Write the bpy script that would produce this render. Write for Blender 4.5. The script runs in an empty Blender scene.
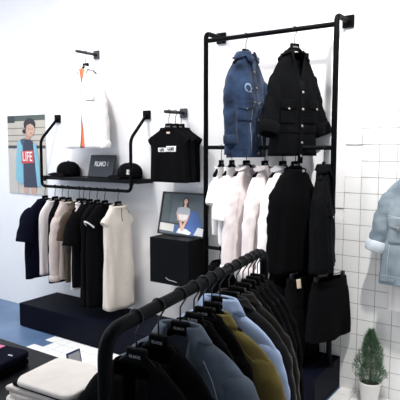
import bpy, bmesh, math, random
from mathutils import Vector, Matrix
R = math.radians
PI = math.pi
C = bpy.context.scene.collection
random.seed(7)

# ------------------------------------------------------------------ materials
def srgb(r, g, b):
    f = lambda c: (c/255/12.92) if c/255 <= .04045 else ((c/255+.055)/1.055)**2.4
    return (f(r), f(g), f(b), 1)

def mat(name, col, rough=.6, var=.12, scale=30, bump=0., bscale=200, metal=0., spec=.5, sheen=0., stretch=None, col2=None, thr=None):
    m = bpy.data.materials.new(name); m.use_nodes = True
    nt = m.node_tree; N = nt.nodes; L = nt.links
    b = N['Principled BSDF']
    b.inputs['Roughness'].default_value = rough
    b.inputs['Metallic'].default_value = metal
    b.inputs['Specular IOR Level'].default_value = spec
    if sheen:
        b.inputs['Sheen Weight'].default_value = sheen
        b.inputs['Sheen Roughness'].default_value = .5
    tc = N.new('ShaderNodeTexCoord')
    src = tc.outputs['Object']
    if stretch:
        mp = N.new('ShaderNodeMapping'); mp.inputs['Scale'].default_value = stretch
        L.new(src, mp.inputs['Vector']); src = mp.outputs['Vector']
    nz = N.new('ShaderNodeTexNoise'); nz.inputs['Scale'].default_value = scale; nz.inputs['Detail'].default_value = 4
    L.new(src, nz.inputs['Vector'])
    rp = N.new('ShaderNodeValToRGB')
    c = srgb(*col)
    if col2: lo, hi = c, srgb(*col2)
    else:
        lo = tuple(x*(1-var) for x in c[:3])+(1,); hi = tuple(min(1, x*(1+var)) for x in c[:3])+(1,)
    a, z = thr or (.3, .7)
    rp.color_ramp.elements[0].position = a; rp.color_ramp.elements[1].position = z
    rp.color_ramp.elements[0].color = lo; rp.color_ramp.elements[1].color = hi
    L.new(nz.outputs['Fac'], rp.inputs['Fac']); L.new(rp.outputs['Color'], b.inputs['Base Color'])
    if bump:
        n2 = N.new('ShaderNodeTexNoise'); n2.inputs['Scale'].default_value = bscale; n2.inputs['Detail'].default_value = 3
        L.new(src, n2.inputs['Vector'])
        bp = N.new('ShaderNodeBump'); bp.inputs['Strength'].default_value = bump; bp.inputs['Distance'].default_value = .004
        L.new(n2.outputs['Fac'], bp.inputs['Height']); L.new(bp.outputs['Normal'], b.inputs['Normal'])
    return m

def flat(name, col, rough=.7): return mat(name, col, rough, var=.05, scale=15)
def cloth(name, col, var=.12, sheen=.15, scale=25, rough=.9, **k): return mat(name, col, rough, var, scale, bump=.25, bscale=260, sheen=sheen, spec=k.pop('spec', .06), **k)

M = dict(
 wall=mat('white_wall_paint', (238, 237, 238), .75, var=.015, scale=3, bump=.08, bscale=60),
 ceil=mat('ceiling_paint', (238, 238, 238), .8, var=.02, scale=3),
 concrete=mat('polished_concrete_daylight_blue', (72, 98, 132), .4, scale=2.2, col2=(102, 128, 162), bump=.05, bscale=40),  # blue cast of the daylight is put into the concrete's base colour
 tile=mat('white_glazed_tile', (240, 240, 239), .22, var=.02, scale=4, bump=.02, bscale=12),
 grout=mat('grey_grout', (138, 136, 136), .9, var=.1),
 steel=mat('black_powder_coat_steel', (6, 7, 9), .55, spec=.06, var=.15, scale=60, bump=.05, bscale=400),
 galv=mat('dark_grey_steel', (58, 60, 62), .4, var=.15, scale=50, metal=.3),
 wire=mat('hook_steel', (30, 30, 32), .4, var=.1, metal=.3),
 plastic=mat('black_hanger_plastic', (6, 6, 7), .55, spec=.06, var=.1),
 ink=flat('white_print', (226, 226, 224)),
 greyink=flat('grey_print', (150, 152, 156)),
 navybox=mat('navy_black_laminate', (7, 9, 22), .6, spec=.06, var=.12, scale=8, bump=.05),
 blackbox=mat('black_laminate', (6, 7, 9), .45, spec=.08, var=.12, scale=8, bump=.05),
 plaque=mat('slate_plaque', (34, 38, 46), .35, spec=0.3, var=.1, scale=10),
 table=mat('black_table_lacquer', (6, 7, 12), .45, spec=0.15, var=.1, scale=8),
 black=cloth('black_cotton', (8, 8, 10), sheen=0), navy=cloth('navy_cotton', (12, 14, 30), sheen=0),
 black2=cloth('black_wool', (11, 11, 13), var=.25, scale=60, sheen=0), black3=cloth('faded_black_denim', (9, 10, 12), var=.3, scale=70, sheen=0),
 char=cloth('charcoal_wool', (21, 21, 23), var=.2, scale=60), brown=cloth('dark_brown_wool', (21, 19, 15), var=.2, scale=60),
 white=cloth('white_cotton', (238, 235, 234), var=.03), white2=cloth('off_white_cotton', (222, 213, 213), var=.03),
 cream=cloth('cream_cotton', (240, 232, 224), var=.04), beige=cloth('pinkish_beige_knit', (198, 184, 178), var=.06, scale=80),
 ecru=cloth('ecru_crepe', (214, 206, 197), var=.03), tan=cloth('brown_knit', (66, 54, 44), var=.2, scale=6),
 orange=cloth('orange_cotton', (226, 120, 82), var=.1), olive=cloth('olive_twill', (100, 88, 46), var=.2, scale=12),
 sky=cloth('light_blue_cotton', (150, 168, 198), var=.06), slate=cloth('grey_blue_denim', (62, 71, 82), scale=9, col2=(104, 115, 128)),
 denim=cloth('dark_blue_denim', (18, 26, 41), scale=11, col2=(50, 68, 97)), denimlight=cloth('worn_pale_denim', (140, 166, 196), scale=30, col2=(206, 216, 226)),
 fray=cloth('frayed_denim', (104, 130, 164), scale=60, col2=(170, 188, 206)),
 pale=cloth('pale_blue_denim', (104, 117, 127), scale=10, col2=(142, 154, 162)), palecuff=cloth('pale_denim_inside', (190, 198, 206), var=.06),
 stitch=flat('grey_stitching', (148, 158, 170)), pink=flat('pink_label', (222, 120, 165)), tag=flat('off_white_tag', (214, 196, 172)),
 brass=mat('metal_button', (150, 146, 138), .35, var=.1, metal=.8),
 pot=mat('white_ceramic', (232, 230, 228), .35, var=.03), soil=mat('dark_soil', (38, 30, 25), .95, var=.4, scale=120, bump=.6),
 leaf=mat('conifer_green', (44, 74, 52), .7, scale=40, col2=(92, 124, 92)), bark=mat('brown_bark', (84, 64, 48), .9, var=.3),
 bluecard=flat('blue_card_frame', (46, 66, 118)), paper=flat('white_paper', (230, 232, 236)),
 frame=mat('black_picture_frame', (16, 17, 19), .35, var=.1),
 cap=cloth('black_cap_twill', (10, 10, 13), sheen=0),
 winframe=mat('white_window_frame', (225, 226, 228), .5, var=.02),
)
def glassmat():
    m = bpy.data.materials.new('window_glass'); m.use_nodes = True
    N = m.node_tree.nodes; L = m.node_tree.links
    out = N['Material Output']; N.remove(N['Principled BSDF'])
    t = N.new('ShaderNodeBsdfTransparent'); g = N.new('ShaderNodeBsdfGlossy'); g.inputs['Roughness'].default_value = .02
    fr = N.new('ShaderNodeFresnel'); fr.inputs['IOR'].default_value = 1.3
    x = N.new('ShaderNodeMixShader')
    L.new(fr.outputs[0], x.inputs[0]); L.new(t.outputs[0], x.inputs[1]); L.new(g.outputs[0], x.inputs[2]); L.new(x.outputs[0], out.inputs[0])
    return m
M['glass'] = glassmat()

# ------------------------------------------------------------------ object helpers
def thing(name, label, cat, loc=(0, 0, 0), rotz=0, group=None):
    o = bpy.data.objects.new(name, None); C.objects.link(o)
    o.empty_display_size = .05
    o.location = loc; o.rotation_euler = (0, 0, R(rotz)); o['label'] = label; o['category'] = cat
    if group: o['group'] = group
    return o
def tag(o, label, cat, group=None):
    o['label'] = label; o['category'] = cat
    if group: o['group'] = group
    return o
def mesh(name, verts, faces, m, parent=None, smooth=True, mi=None):
    me = bpy.data.meshes.new(name); me.from_pydata([tuple(v) for v in verts], [], faces)
    for x in (m if isinstance(m, (list, tuple)) else [m]): me.materials.append(x)
    bm = bmesh.new(); bm.from_mesh(me); bmesh.ops.recalc_face_normals(bm, faces=bm.faces); bm.to_mesh(me); bm.free()
    if smooth: me.polygons.foreach_set('use_smooth', [True]*len(me.polygons))
    if mi: me.polygons.foreach_set('material_index', mi)
    o = bpy.data.objects.new(name, me); C.objects.link(o); o.parent = parent
    return o
class MB:
    def __init__(s): s.v = []; s.f = []
    def box(s, a, b, mtx=None):
        n = len(s.v)
        for z in (a[2], b[2]):
            for x, y in ((a[0], a[1]), (b[0], a[1]), (b[0], b[1]), (a[0], b[1])):
                p = Vector((x, y, z)); s.v.append(mtx @ p if mtx else p)
        s.f += [[n+i for i in q] for q in ((3, 2, 1, 0), (4, 5, 6, 7), (0, 1, 5, 4), (1, 2, 6, 5), (2, 3, 7, 6), (3, 0, 4, 7))]
    def tube(s, pts, r, seg=12, closed=True, ry=None):
        pts = [Vector(p) for p in pts]; n0 = len(s.v)
        rr = r if isinstance(r, (list, tuple)) else [r]*len(pts)
        t = (pts[1]-pts[0]).normalized()
        u = t.orthogonal().normalized()
        for i, p in enumerate(pts):
            t = ((pts[min(i+1, len(pts)-1)]-pts[max(i-1, 0)])).normalized()
            u = (u-t*u.dot(t)).normalized(); w = t.cross(u)
            for k in range(seg):
                a = 2*PI*k/seg
                s.v.append(p+(u*math.cos(a)+w*math.sin(a))*rr[i])
        for i in range(len(pts)-1):
            for k in range(seg):
                a = n0+i*seg+k; b = n0+i*seg+(k+1) % seg
                s.f.append([a, b, b+seg, a+seg])
        if closed:
            s.f.append([n0+k for k in range(seg)][::-1]); e = n0+(len(pts)-1)*seg
            s.f.append([e+k for k in range(seg)])
    def lathe(s, prof, cx=0, cy=0, seg=28, sx=1, sy=1):
        n0 = len(s.v)
        for r, z in prof:
            for k in range(seg):
                a = 2*PI*k/seg; s.v.append(Vector((cx+r*sx*math.cos(a), cy+r*sy*math.sin(a), z)))
        for i in range(len(prof)-1):
            for k in range(seg):
                a = n0+i*seg+k; b = n0+i*seg+(k+1) % seg
                s.f.append([a, b, b+seg, a+seg])
        s.f.append([n0+k for k in range(seg)][::-1]); e = n0+(len(prof)-1)*seg
        s.f.append([e+k for k in range(seg)])
    def build(s, name, m, parent=None, smooth=False, bevel=0., kind=None):
        o = mesh(name, s.v, s.f, m, parent, smooth)
        if bevel:
            bv = o.modifiers.new('bevel', 'BEVEL'); bv.width = bevel; bv.segments = 2; bv.limit_method = 'ANGLE'
        if kind: o['kind'] = kind
        return o
def struct(name, mb, m, **k): return mb.build(name, m, None, kind='structure', **k)
def solid(o, t, off=0.):
    s = o.modifiers.new('solid', 'SOLIDIFY'); s.thickness = t; s.offset = off
    return o
def round_path(pts, r, n=6):
    pts = [Vector(p) for p in pts]; out = [pts[0]]
    for i in range(1, len(pts)-1):
        a, b, c = pts[i-1], pts[i], pts[i+1]
        d1 = (a-b); d2 = (c-b); q = min(r, d1.length*.49, d2.length*.49)
        s = b+d1.normalized()*q; e = b+d2.normalized()*q
        for k in range(n+1):
            t = k/n; out.append(s*(1-t)**2+b*2*t*(1-t)+e*t*t)
    out.append(pts[-1]); return out
def catmull(pts, n):
    P = [tuple(p) for p in pts]; d = len(P[0]); out = []
    for k in range(n+1):
        t = k/n*(len(P)-1); i = min(int(t), len(P)-2); f = t-i
        p0 = P[max(i-1, 0)]; p1 = P[i]; p2 = P[i+1]; p3 = P[min(i+2, len(P)-1)]
        out.append(tuple(.5*(2*p1[j]+(p2[j]-p0[j])*f+(2*p0[j]-5*p1[j]+4*p2[j]-p3[j])*f*f+(3*p1[j]-p0[j]-3*p2[j]+p3[j])*f**3) for j in range(d)))
    return out
_tc = {}
def text(s, size, m, parent, loc, rot=(R(90), 0, 0), depth=.0006, name='lettering', bold=.0):
    key = (s, size, m.name, bold)
    if key not in _tc:
        cu = bpy.data.curves.new('lettering', 'FONT'); cu.body = s; cu.size = size; cu.extrude = depth
        cu.align_x = 'CENTER'; cu.align_y = 'CENTER'; cu.offset = bold*size; cu.resolution_u = 3
        t = bpy.data.objects.new('lettering', cu); C.objects.link(t)
        bpy.context.view_layer.update()
        me = bpy.data.meshes.new_from_object(t.evaluated_get(bpy.context.evaluated_depsgraph_get()))
        bpy.data.objects.remove(t); me.materials.clear(); me.materials.append(m)
        _tc[key] = me
    o = bpy.data.objects.new(name, _tc[key]); C.objects.link(o); o.parent = parent
    o.location = loc; o.rotation_euler = rot
    return o

# ------------------------------------------------------------------ the room
CEIL = 3.3
XL, XR, YF = -6.3, 1.7, -5.6
b = MB(); b.box((XL-.1, YF-.1, -.1), (XR+.1, .1, 0)); struct('floor', b, M['concrete'])
b = MB(); b.box((XL-.1, YF-.1, CEIL), (XR+.1, .1, CEIL+.1)); struct('ceiling', b, M['ceil'])
b = MB(); b.box((XL-.1, 0, 0), (XR+.1, .1, CEIL)); struct('wall_back', b, M['wall'])
b = MB(); b.box((XR, YF, 0), (XR+.1, 0, CEIL)); struct('wall_right', b, M['wall'])
b = MB(); b.box((XL, YF-.1, 0), (XR, YF, CEIL)); struct('wall_front', b, M['wall'])
WY0, WY1, WZ0, WZ1 = -4.6, -.9, .3, 2.7
b = MB(); b.box((XL-.1, YF, 0), (XL, 0, WZ0)); b.box((XL-.1, YF, WZ1), (XL, 0, CEIL)); b.box((XL-.1, YF, WZ0), (XL, WY0, WZ1)); b.box((XL-.1, WY1, WZ0), (XL, 0, WZ1))
struct('wall_left', b, M['wall'])
b = MB()
for y in (WY0, -2.78, WY1-.05): b.box((XL-.08, y, WZ0), (XL-.03, y+.05, WZ1))
b.box((XL-.08, WY0, WZ0), (XL-.03, WY1, WZ0+.05)); b.box((XL-.08, WY0, WZ1-.05), (XL-.03, WY1, WZ1))
w = struct('window_1', b, M['winframe'])
b = MB(); b.box((XL-.06, WY0+.02, WZ0+.02), (XL-.054, WY1-.02, WZ1-.02)); b.build('pane', M['glass'], w)

# wall tiles, stepped left edge
TX0, TZ0, TP, TQ = -1.16, 1.855, .1045, .099
def starts(k):      # first column of tile row k counted down from the top row
    table = {0: 2, 1: 1, 2: 0, 3: 1, 4: 1, 5: 0, 6: -1, 7: 0, 8: -1}
    return table.get(k, -2 if k % 3 else -1)
bt = MB(); bg = MB()
for k in range(19):
    z1 = TZ0-k*TQ; z0 = z1-TQ
    if z1 < .02: break
    z0 = max(z0, .0)
    for c in range(starts(k), 27):
        x0 = TX0+c*TP; x1 = x0+TP
        if x1 > XR: break
        bg.box((x0, -.004, z0), (x1, 0, z1))
        g = .0017
        bt.box((x0+g, -.0062, z0+g), (x1-g, -.003, z1-g))
tw = struct('trim_1', bt, M['tile'])
gw = bg.build('grout', M['grout'], tw)
# floor tiles, stepped left edge
bt = MB(); bg = MB()
P = .105
for r in range(0, 26):
    y1 = -.425-r*P; y0 = y1-P
    st = [-3.40, -3.295, -3.40, -3.19, -3.295, -3.19][r % 6] if r < 12 else -3.1
    x = st
    while x+P < XR:
        bg.box((x, y0, 0), (x+P, y1, .003)); g = .002
        bt.box((x+g, y0+g, .002), (x+P-g, y1-g, .005)); x += P
x = -1.15
while x+P < XR:
    for r in range(4):
        y1 = -.005-r*P; y0 = y1-P
        bg.box((x, y0, 0), (x+P, y1, .003)); bt.box((x+.002, y0+.002, .002), (x+P-.002, y1-.002, .005))
    x += P
tf = struct('trim_2', bt, M['tile']); bg.build('grout', M['grout'], tf)

# ------------------------------------------------------------------ platform, box, shelf unit
b = MB(); b.box((-3.86, -.42, .006), (-1.158, -.002, .205))
tag(b.build('display_platform', M['navybox'], None, bevel=.004), 'long low navy black platform along the foot of the wall', 'platform')

t = thing('cube_shelf', 'black wall-mounted cube shelf under the framed photo', 'shelf', (-2.355, -.002, .55))
b = MB(); b.box((-.178, -.25, 0), (.178, 0, .335)); b.build('case', M['blackbox'], t, bevel=.003)
b = MB(); b.tube(catmull([(-.03+.0, -.2515, .05), (-.005, -.2515, .036), (.03, -.2515, .033), (.07, -.2515, .027)], 12), .0025, 6); b.build('white_mark', M['greyink'], t)

t = thing('picture_frame', 'black framed photo of a seated woman leaning above the black cube', 'picture', (-2.362, -.105, .8865), 0)
Wf, Hf = .43, .325
def artwork(name, parent, w, h, items, mtx, base):
    V = []; F = []; mi = []; mats = []
    def add(poly, m, lay):
        if m not in mats: mats.append(m)
        n = len(V)
        for (u, v) in poly: V.append(mtx @ Vector((u*w, -lay*.00035, v*h)))
        F.append(list(range(n, n+len(poly)))); mi.append(mats.index(m))
    for i, (poly, m) in enumerate(items): add(poly, m, i+1)
    me = bpy.data.meshes.new(name); me.from_pydata(V, [], F)
    for m in mats: me.materials.append(m)
    me.polygons.foreach_set('material_index', mi)
    o = bpy.data.objects.new(name, me); C.objects.link(o); o.parent = parent
    return o
def ell(cx, cy, rx, ry, n=18, a0=0): return [(cx+rx*math.cos(2*PI*k/n+a0), cy+ry*math.sin(2*PI*k/n+a0)) for k in range(n)]
def rec(x0, y0, x1, y1): return [(x0, y0), (x1, y0), (x1, y1), (x0, y1)]
_fm = {}
def fm(c):
    if c not in _fm: _fm[c] = flat('print_%d_%d_%d' % c, c, .55)
    return _fm[c]
tilt = Matrix.Rotation(-math.atan2(.08, Hf), 4, 'X')
b = MB(); e = .011
for a, c in (((-Wf/2, -.008, 0), (Wf/2, .008, e)), ((-Wf/2, -.008, Hf-e), (Wf/2, .008, Hf)), ((-Wf/2, -.008, e), (-Wf/2+e, .008, Hf-e)), ((Wf/2-e, -.008, e), (Wf/2, .008, Hf-e))): b.box(a, c, tilt)
b.build('frame', M['frame'], t)
b = MB(); b.box((-Wf/2+e, 0, e), (Wf/2-e, .007, Hf-e), tilt); b.build('backing', M['frame'], t)
skin = (208, 170, 150)
def pz(pts): return [((x-66)/284, 1-(y-58)/274) for x, y in pts]
it = [(rec(0, 0, 1, 1), fm((88, 98, 104))), (pz([(66, 58), (130, 58), (125, 265), (66, 258)]), fm((72, 84, 86))),
      (pz([(66, 250), (350, 268), (350, 280), (66, 260)]), fm((52, 60, 66))),
      (pz([(66, 262), (160, 268), (160, 318), (66, 312)]), fm((206, 204, 198))), (pz([(160, 268), (350, 280), (350, 332), (160, 325)]), fm((72, 98, 140))),
      (pz([(240, 180), (290, 165), (335, 260), (300, 332), (235, 330)]), fm((66, 98, 158))), (pz([(310, 275), (345, 280), (345, 332), (290, 328)]), fm((220, 222, 224))),
      (pz([(195, 290), (240, 292), (275, 315), (260, 330), (180, 322)]), fm((222, 222, 224))),
      (pz([(195, 150), (200, 88), (215, 78), (232, 90), (240, 152), (225, 165), (200, 165)]), fm((64, 40, 38))),
      ([((x-66)/284, 1-(y-58)/274) for x, y in [(216+12*math.cos(k*.4), 106+19*math.sin(k*.4)) for k in range(16)]], fm(skin)),
      (pz([(212, 122), (222, 122), (224, 155), (208, 155)]), fm(skin)),
      (pz([(172, 152), (205, 146), (230, 146), (250, 158), (252, 190), (228, 200), (185, 198), (165, 190)]), fm((160, 164, 172))),
      (pz([(178, 196), (244, 198), (240, 242), (190, 238)]), fm((222, 216, 214))),
      (pz([(166, 186), (178, 188), (186, 230), (215, 238), (214, 246), (178, 238)]), fm(skin)), (pz([(252, 186), (242, 190), (236, 228), (214, 238), (218, 246), (244, 236)]), fm(skin)),
      (pz([(190, 236), (205, 240), (222, 290), (212, 304), (204, 292)]), fm(skin)), (pz([(240, 240), (226, 242), (206, 292), (208, 306), (224, 300)]), fm(skin))]
artwork('photo', t, Wf-2*e, Hf-2*e, it, tilt @ Matrix.Translation((-Wf/2+e, -.0005, e)), None)

# poster
t = thing('poster', 'large poster of a person in a LIFE print top and light blue jacket', 'poster', (-4.5, -.001, 1.1))
Wp, Hp = .545, .735
b = MB(); b.box((0, -.006, 0), (Wp, 0, Hp)); b.build('board', M['paper'], t)
def pp(pts): return [((x-15)/175, 1-(y-28)/357) for x, y in pts]
def pe(cx, cy, rx, ry): return pp(ell(cx, cy, rx, ry))
sk = (196, 156, 138)
it = [(rec(0, 0, 1, 1), fm((186, 178, 166))), (pp([(15, 28), (190, 28), (190, 52), (15, 54)]), fm((74, 82, 78))), (pp([(15, 28), (50, 28), (50, 60), (15, 60)]), fm((44, 50, 50))),
      (pp([(15, 84), (190, 82), (190, 86), (15, 88)]), fm((120, 116, 106))), (pp([(15, 116), (190, 114), (190, 118), (15, 120)]), fm((120, 116, 106))), (pp([(15, 142), (190, 140), (190, 144), (15, 146)]), fm((120, 116, 106))),
      (pp([(15, 164), (190, 164), (190, 178), (15, 178)]), fm((44, 52, 58))), (pp([(15, 178), (190, 178), (190, 385), (15, 385)]), fm((190, 184, 176))),
      (pp([(60, 178), (64, 178), (62, 385), (58, 385)]), fm((160, 154, 146))),
      (pe(96, 100, 10, 11), fm((26, 24, 26))), (pe(120, 70, 27, 28), fm((28, 26, 28))),
      (pp([(104, 112), (124, 116), (122, 142), (98, 142)]), fm((180, 138, 120))), (pe(123, 94, 20, 30), fm(sk)),
      (pp([(98, 84), (104, 56), (124, 46), (144, 62), (144, 78), (124, 66), (108, 74), (104, 92)]), fm((28, 26, 28))),
      (pe(117, 90, 3.5, 1.6), fm((50, 36, 34))), (pe(133, 91, 3.2, 1.6), fm((50, 36, 34))), (pe(127, 110, 5, 1.8), fm((150, 84, 80))),
      (pp([(84, 350), (108, 350), (104, 385), (86, 385)]), fm(sk)), (pp([(120, 350), (146, 350), (142, 385), (124, 385)]), fm(sk)),
      (pp([(80, 142), (100, 136), (124, 138), (136, 150), (144, 250), (150, 354), (88, 356), (80, 250)]), fm((30, 38, 66))),
      (pp([(62, 152), (72, 138), (88, 136), (86, 200), (86, 330), (78, 346), (50, 322), (54, 230)]), fm((120, 178, 196))), (pp([(86, 150), (90, 150), (90, 330), (86, 332)]), fm((70, 110, 140))),
      (pp([(136, 150), (150, 160), (160, 230), (166, 352), (150, 346), (142, 230)]), fm((120, 178, 196))),
      (pp([(76, 138), (100, 130), (96, 150), (84, 165)]), fm((52, 74, 96))),
      (pp([(80, 190), (137, 186), (139, 242), (80, 247)]), fm((196, 54, 62)))]
artwork('print', t, Wp, Hp, it, Matrix.Translation((0, -.0062, 0)), None)
tt = text('LIFE', .118, M['ink'], t, (( 108.5-15)/175*Wp, -.0162, (1-(216-28)/357)*Hp), bold=.012)
tt.scale = (.72, 1.05, 1)

# shelf with bent pipe brackets and hanging rail
SX0, SX1, SY = -3.785, -2.755, -.2
t = thing('shelf_unit', 'black pipe wall shelf with hanging rail under it, beside the poster', 'shelf', (0, 0, 0))
RAILZ = 1.205
b = MB(); b.tube(round_path([(SX0, -.01, 1.79), (SX0, SY, 1.6), (SX0, SY, RAILZ), (SX1, SY, RAILZ), (SX1, SY, 1.6), (SX1, -.01, 1.79)], .045), .0125, 12)
b.build('rail', M['steel'], t, smooth=True)
for x in (SX0, SX1):
    b = MB(); b.box((x-.035, -.016, 1.755), (x+.035, -.001, 1.825)); b.build('wall_plate', M['steel'], t, bevel=.003)
b = MB(); b.box((-3.80, -.178, 1.262), (-2.70, -.002, 1.294)); b.build('shelf_board', M['blackbox'], t, bevel=.003)
for x in (SX0+.012, SX1-.012):
    b = MB(); b.box((x-.012, -.197, 1.25), (x+.012, -.17, 1.262)); b.build('shelf_clip', M['steel'], t)
SHZ = 1.2945

# plaque on shelf
t = thing('shop_sign', 'small dark slate sign lettered RLMOE standing on the shelf', 'sign', (-3.195, -.085, SHZ), 0)
tl = Matrix.Rotation(R(-14), 4, 'X')
b = MB(); b.box((-.14, -.008, 0), (.14, .008, .185), tl); b.build('plaque', M['plaque'], t, bevel=.003)
q = text('RLMO', .056, M['ink'], t, tuple(tl @ Vector((-.015, -.009, .108))), (R(90-14), 0, 0), bold=.03); q.scale = (.85, 1, 1)
q = text('E', .05, M['greyink'], t, tuple(tl @ Vector((.072, -.009, .108))), (R(90-14), 0, 0)); q.scale = (.8, 1, 1)

def cap(loc, rot, label, logo):
    t = thing('baseball_cap', label, 'cap', loc, rot, 'caps on the shelf')
    prof = [(.088, .004), (.092, .02), (.093, .045), (.088, .075), (.075, .098), (.052, .115), (.025, .123), (.004, .1245)]
    b = MB(); b.lathe(prof, seg=36, sx=.92, sy=1.08); o = b.build('crown', M['cap'], t, smooth=True)
    b = MB(); b.lathe([(.009, .122), (.009, .128), (.005, .131)], seg=14); b.build('top_button', M['cap'], t, smooth=True)
    V = []; F = []; na, nr = 22, 6
    for i in range(na+1):
        a = R(-62+124*i/na)
        for j in range(nr+1):
            f = j/nr; k = math.cos(a*.9)
            rad = .09+.072*f*k**.6
            V.append((rad*math.sin(a)*.95, -(rad*math.cos(a)*1.08), .012+.012*math.cos(a*1.4)-.012*f*f - .018*f*abs(math.sin(a))+.008))
    for i in range(na):
        for j in range(nr): n = i*(nr+1)+j; F.append([n, n+1, n+nr+2, n+nr+1])
    solid(mesh('brim', V, F, M['cap'], t), .003)
    b = MB()
    for k in range(6):
        a = 2*PI*k/6+PI/6
        b.tube([(r*.92*math.cos(a)*1.004, r*1.08*math.sin(a)*1.004, z+.0005) for r, z in prof[:-1]], .0011, 5)
    b.build('seam', M['black2'], t)
    if logo:   # white embroidered badge on the front right panel
        V = []; F = []
        n = 6
        for i in range(n+1):
            for j in range(n+1):
                a = R(logo-11+22*i/n); z = .035+.038*j/n; r = .0945-.004*max(0, (z-.05)/.03)
                V.append((r*.92*math.sin(a)*1.01, -r*1.08*math.cos(a)*1.01, z))
        for i in range(n):
            for j in range(n):
                if (i, j) in ((2, 2), (3, 2), (2, 4), (4, 4), (5, 0), (0, 3)): continue
                q = i*(n+1)+j; F.append([q, q+1, q+n+2, q+n+1])
        solid(mesh('white_badge', V, F, M['ink'], t), .002)
cap((-3.56, -.098, SHZ), -30, 'black baseball cap at the left end of the shelf, nearer the poster', -35)
cap((-2.855, -.1, SHZ), -62, 'black baseball cap with white badge at the right end of the shelf', 98)

# ------------------------------------------------------------------ wall clothes rack, face-out bars, rolling rack
RX0, RX1, RY = -2.07, -1.162, -.2
TOPZ, MIDZ, LOWZ = 2.25, 1.54, .85
t = thing('pipe_rack', 'tall black pipe clothes rack fixed to the wall with three bars', 'clothes rack', (0, 0, 0))
for x in (RX0, RX1):
    b = MB(); b.tube(round_path([(x, RY, .2055), (x, RY, 2.30), (x, -.012, 2.30)], .04), .0165, 14); b.build('post', M['steel'], t, smooth=True)
    b = MB(); b.box((x-.036, -.016, 2.262), (x+.036, -.001, 2.336)); b.build('wall_plate', M['steel'], t, bevel=.003)
    b = MB(); b.lathe([(.034, .2055), (.034, .212), (.022, .214)], x, RY, 20); b.build('foot_plate', M['steel'], t)
for z, r in ((TOPZ, .0145), (MIDZ, .013), (LOWZ, .012)):
    b = MB(); b.tube([(RX0, RY, z), (RX1, RY, z)], r, 14); b.build('bar', M['steel'], t, smooth=True)

def faceout(x, z, label, l=.23):
    t = thing('face_out_bar', label, 'display bar', (x, 0, z), 0, 'face-out bars on the wall')
    b = MB(); b.tube([(0, -.014, 0), (0, -l, 0)], .0125, 14); b.build('bar', M['galv'], t, smooth=True)
    b = MB(); b.box((-.03, -.016, -.034), (.03, -.001, .034)); b.build('wall_plate', M['galv'], t, bevel=.003)
faceout(-3.29, 2.30, 'short grey wall bar holding the white shirt, high above the shelf')
faceout(-2.40, 1.794, 'short grey wall bar holding the black sleeveless tops')
faceout(-.665, 1.52, 'short wall bar holding the pale denim jacket at the right edge')

FP0 = Vector((-.909, -2.341, 1.1)); FP1 = Vector((-1.069, -1.26, 1.1))
fd = (FP1-FP0).normalized(); fs = Vector((fd.y, -fd.x, 0))
t = thing('garment_rack', 'black pipe garment rack full of jackets in the foreground', 'clothes rack', (0, 0, 0))
A = FP0-fd*.03; B = FP1+fd*.03
b = MB(); b.tube(round_path([(A.x, A.y, .06), (A.x, A.y, 1.1), (B.x, B.y, 1.1), (B.x, B.y, .06)], .07, 10), .0185, 16); b.build('pipe', M['steel'], t, smooth=True)
for Q in (A, B):
    b = MB(); b.tube([tuple(Q.xy+fs.xy*-.25)+(.06,), tuple(Q.xy+fs.xy*.25)+(.06,)], .016, 12); b.build('foot_bar', M['steel'], t, smooth=True)
    for sg in (-1, 1):
        c = Q+fs*.23*sg; m = Matrix.Translation((c.x, c.y, .0275)) @ Matrix.Rotation(PI/2, 4, 'Y')
        b = MB(); b.lathe([(.02, -.011), (.0225, -.008), (.0225, .008), (.02, .011)], seg=18); b.v = [m @ v for v in b.v]; b.build('caster', M['plastic'], t)
for s in [.02+.12*i for i in range(1, 9)]:      # clamps along the bar
    if s in (): continue
b = MB(); b.tube([A+Vector((0, 0, -.92)), B+Vector((0, 0, -.92))], .012, 10); b.build('lower_brace', M['steel'], t, smooth=True)

# ------------------------------------------------------------------ hangers
hanger_master = None
def hanger_parts(root, br):
    pts = [(-.112, 0, -.178), (-.095, 0, -.164), (-.066, 0, -.139), (-.035, 0, -.115), (0, 0, -.1), (.035, 0, -.115), (.066, 0, -.139), (.095, 0, -.164), (.112, 0, -.178)]
    sp = catmull(pts, 32); V = []; F = []; seg = 12
    for i, p in enumerate(sp):
        e = min(1, abs(p[0])/.112)
        rz = .0115+.006*(1-e)**2+.003*e; ry = .006+.008*e**1.5
        if i in (0, 32): rz *= .5; ry *= .6
        for k in range(seg):
            a = 2*PI*k/seg; V.append((p[0], ry*math.sin(a)+.006*e*e, p[2]-.006+rz*math.cos(a)))
    for i in range(32):
        for k in range(seg): a = i*seg+k; c = i*seg+(k+1) % seg; F.append([a, c, c+seg, a+seg])
    F.append(list(range(seg))); F.append([32*seg+k for k in range(seg)])
    mesh('shoulder_bar', V, F, M['plastic'], root)
    V = []
    b = MB(); b.box((-.032, -.009, -.128), (.032, .009, -.082)); b.build('neck_block', M['plastic'], root, bevel=.007)
    q = text('RLMOE', .0115, M['greyink'], root, (0, -.0096, -.105), bold=.01)
    hp = [(0, 0, -.083), (0, 0, -.046), (.0, 0, -.04)]
    r = br+.003
    hp += [(.006, 0, -.03)]
    for k in range(13):
        a = R(-40+k*(225)/12); hp.append((r*math.cos(a), 0, r*math.sin(a)))
    b = MB(); b.tube(hp,   .0026, 8); b.build('hook', M['wire'], root, smooth=True)
_hm = {}
HN = []
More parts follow.
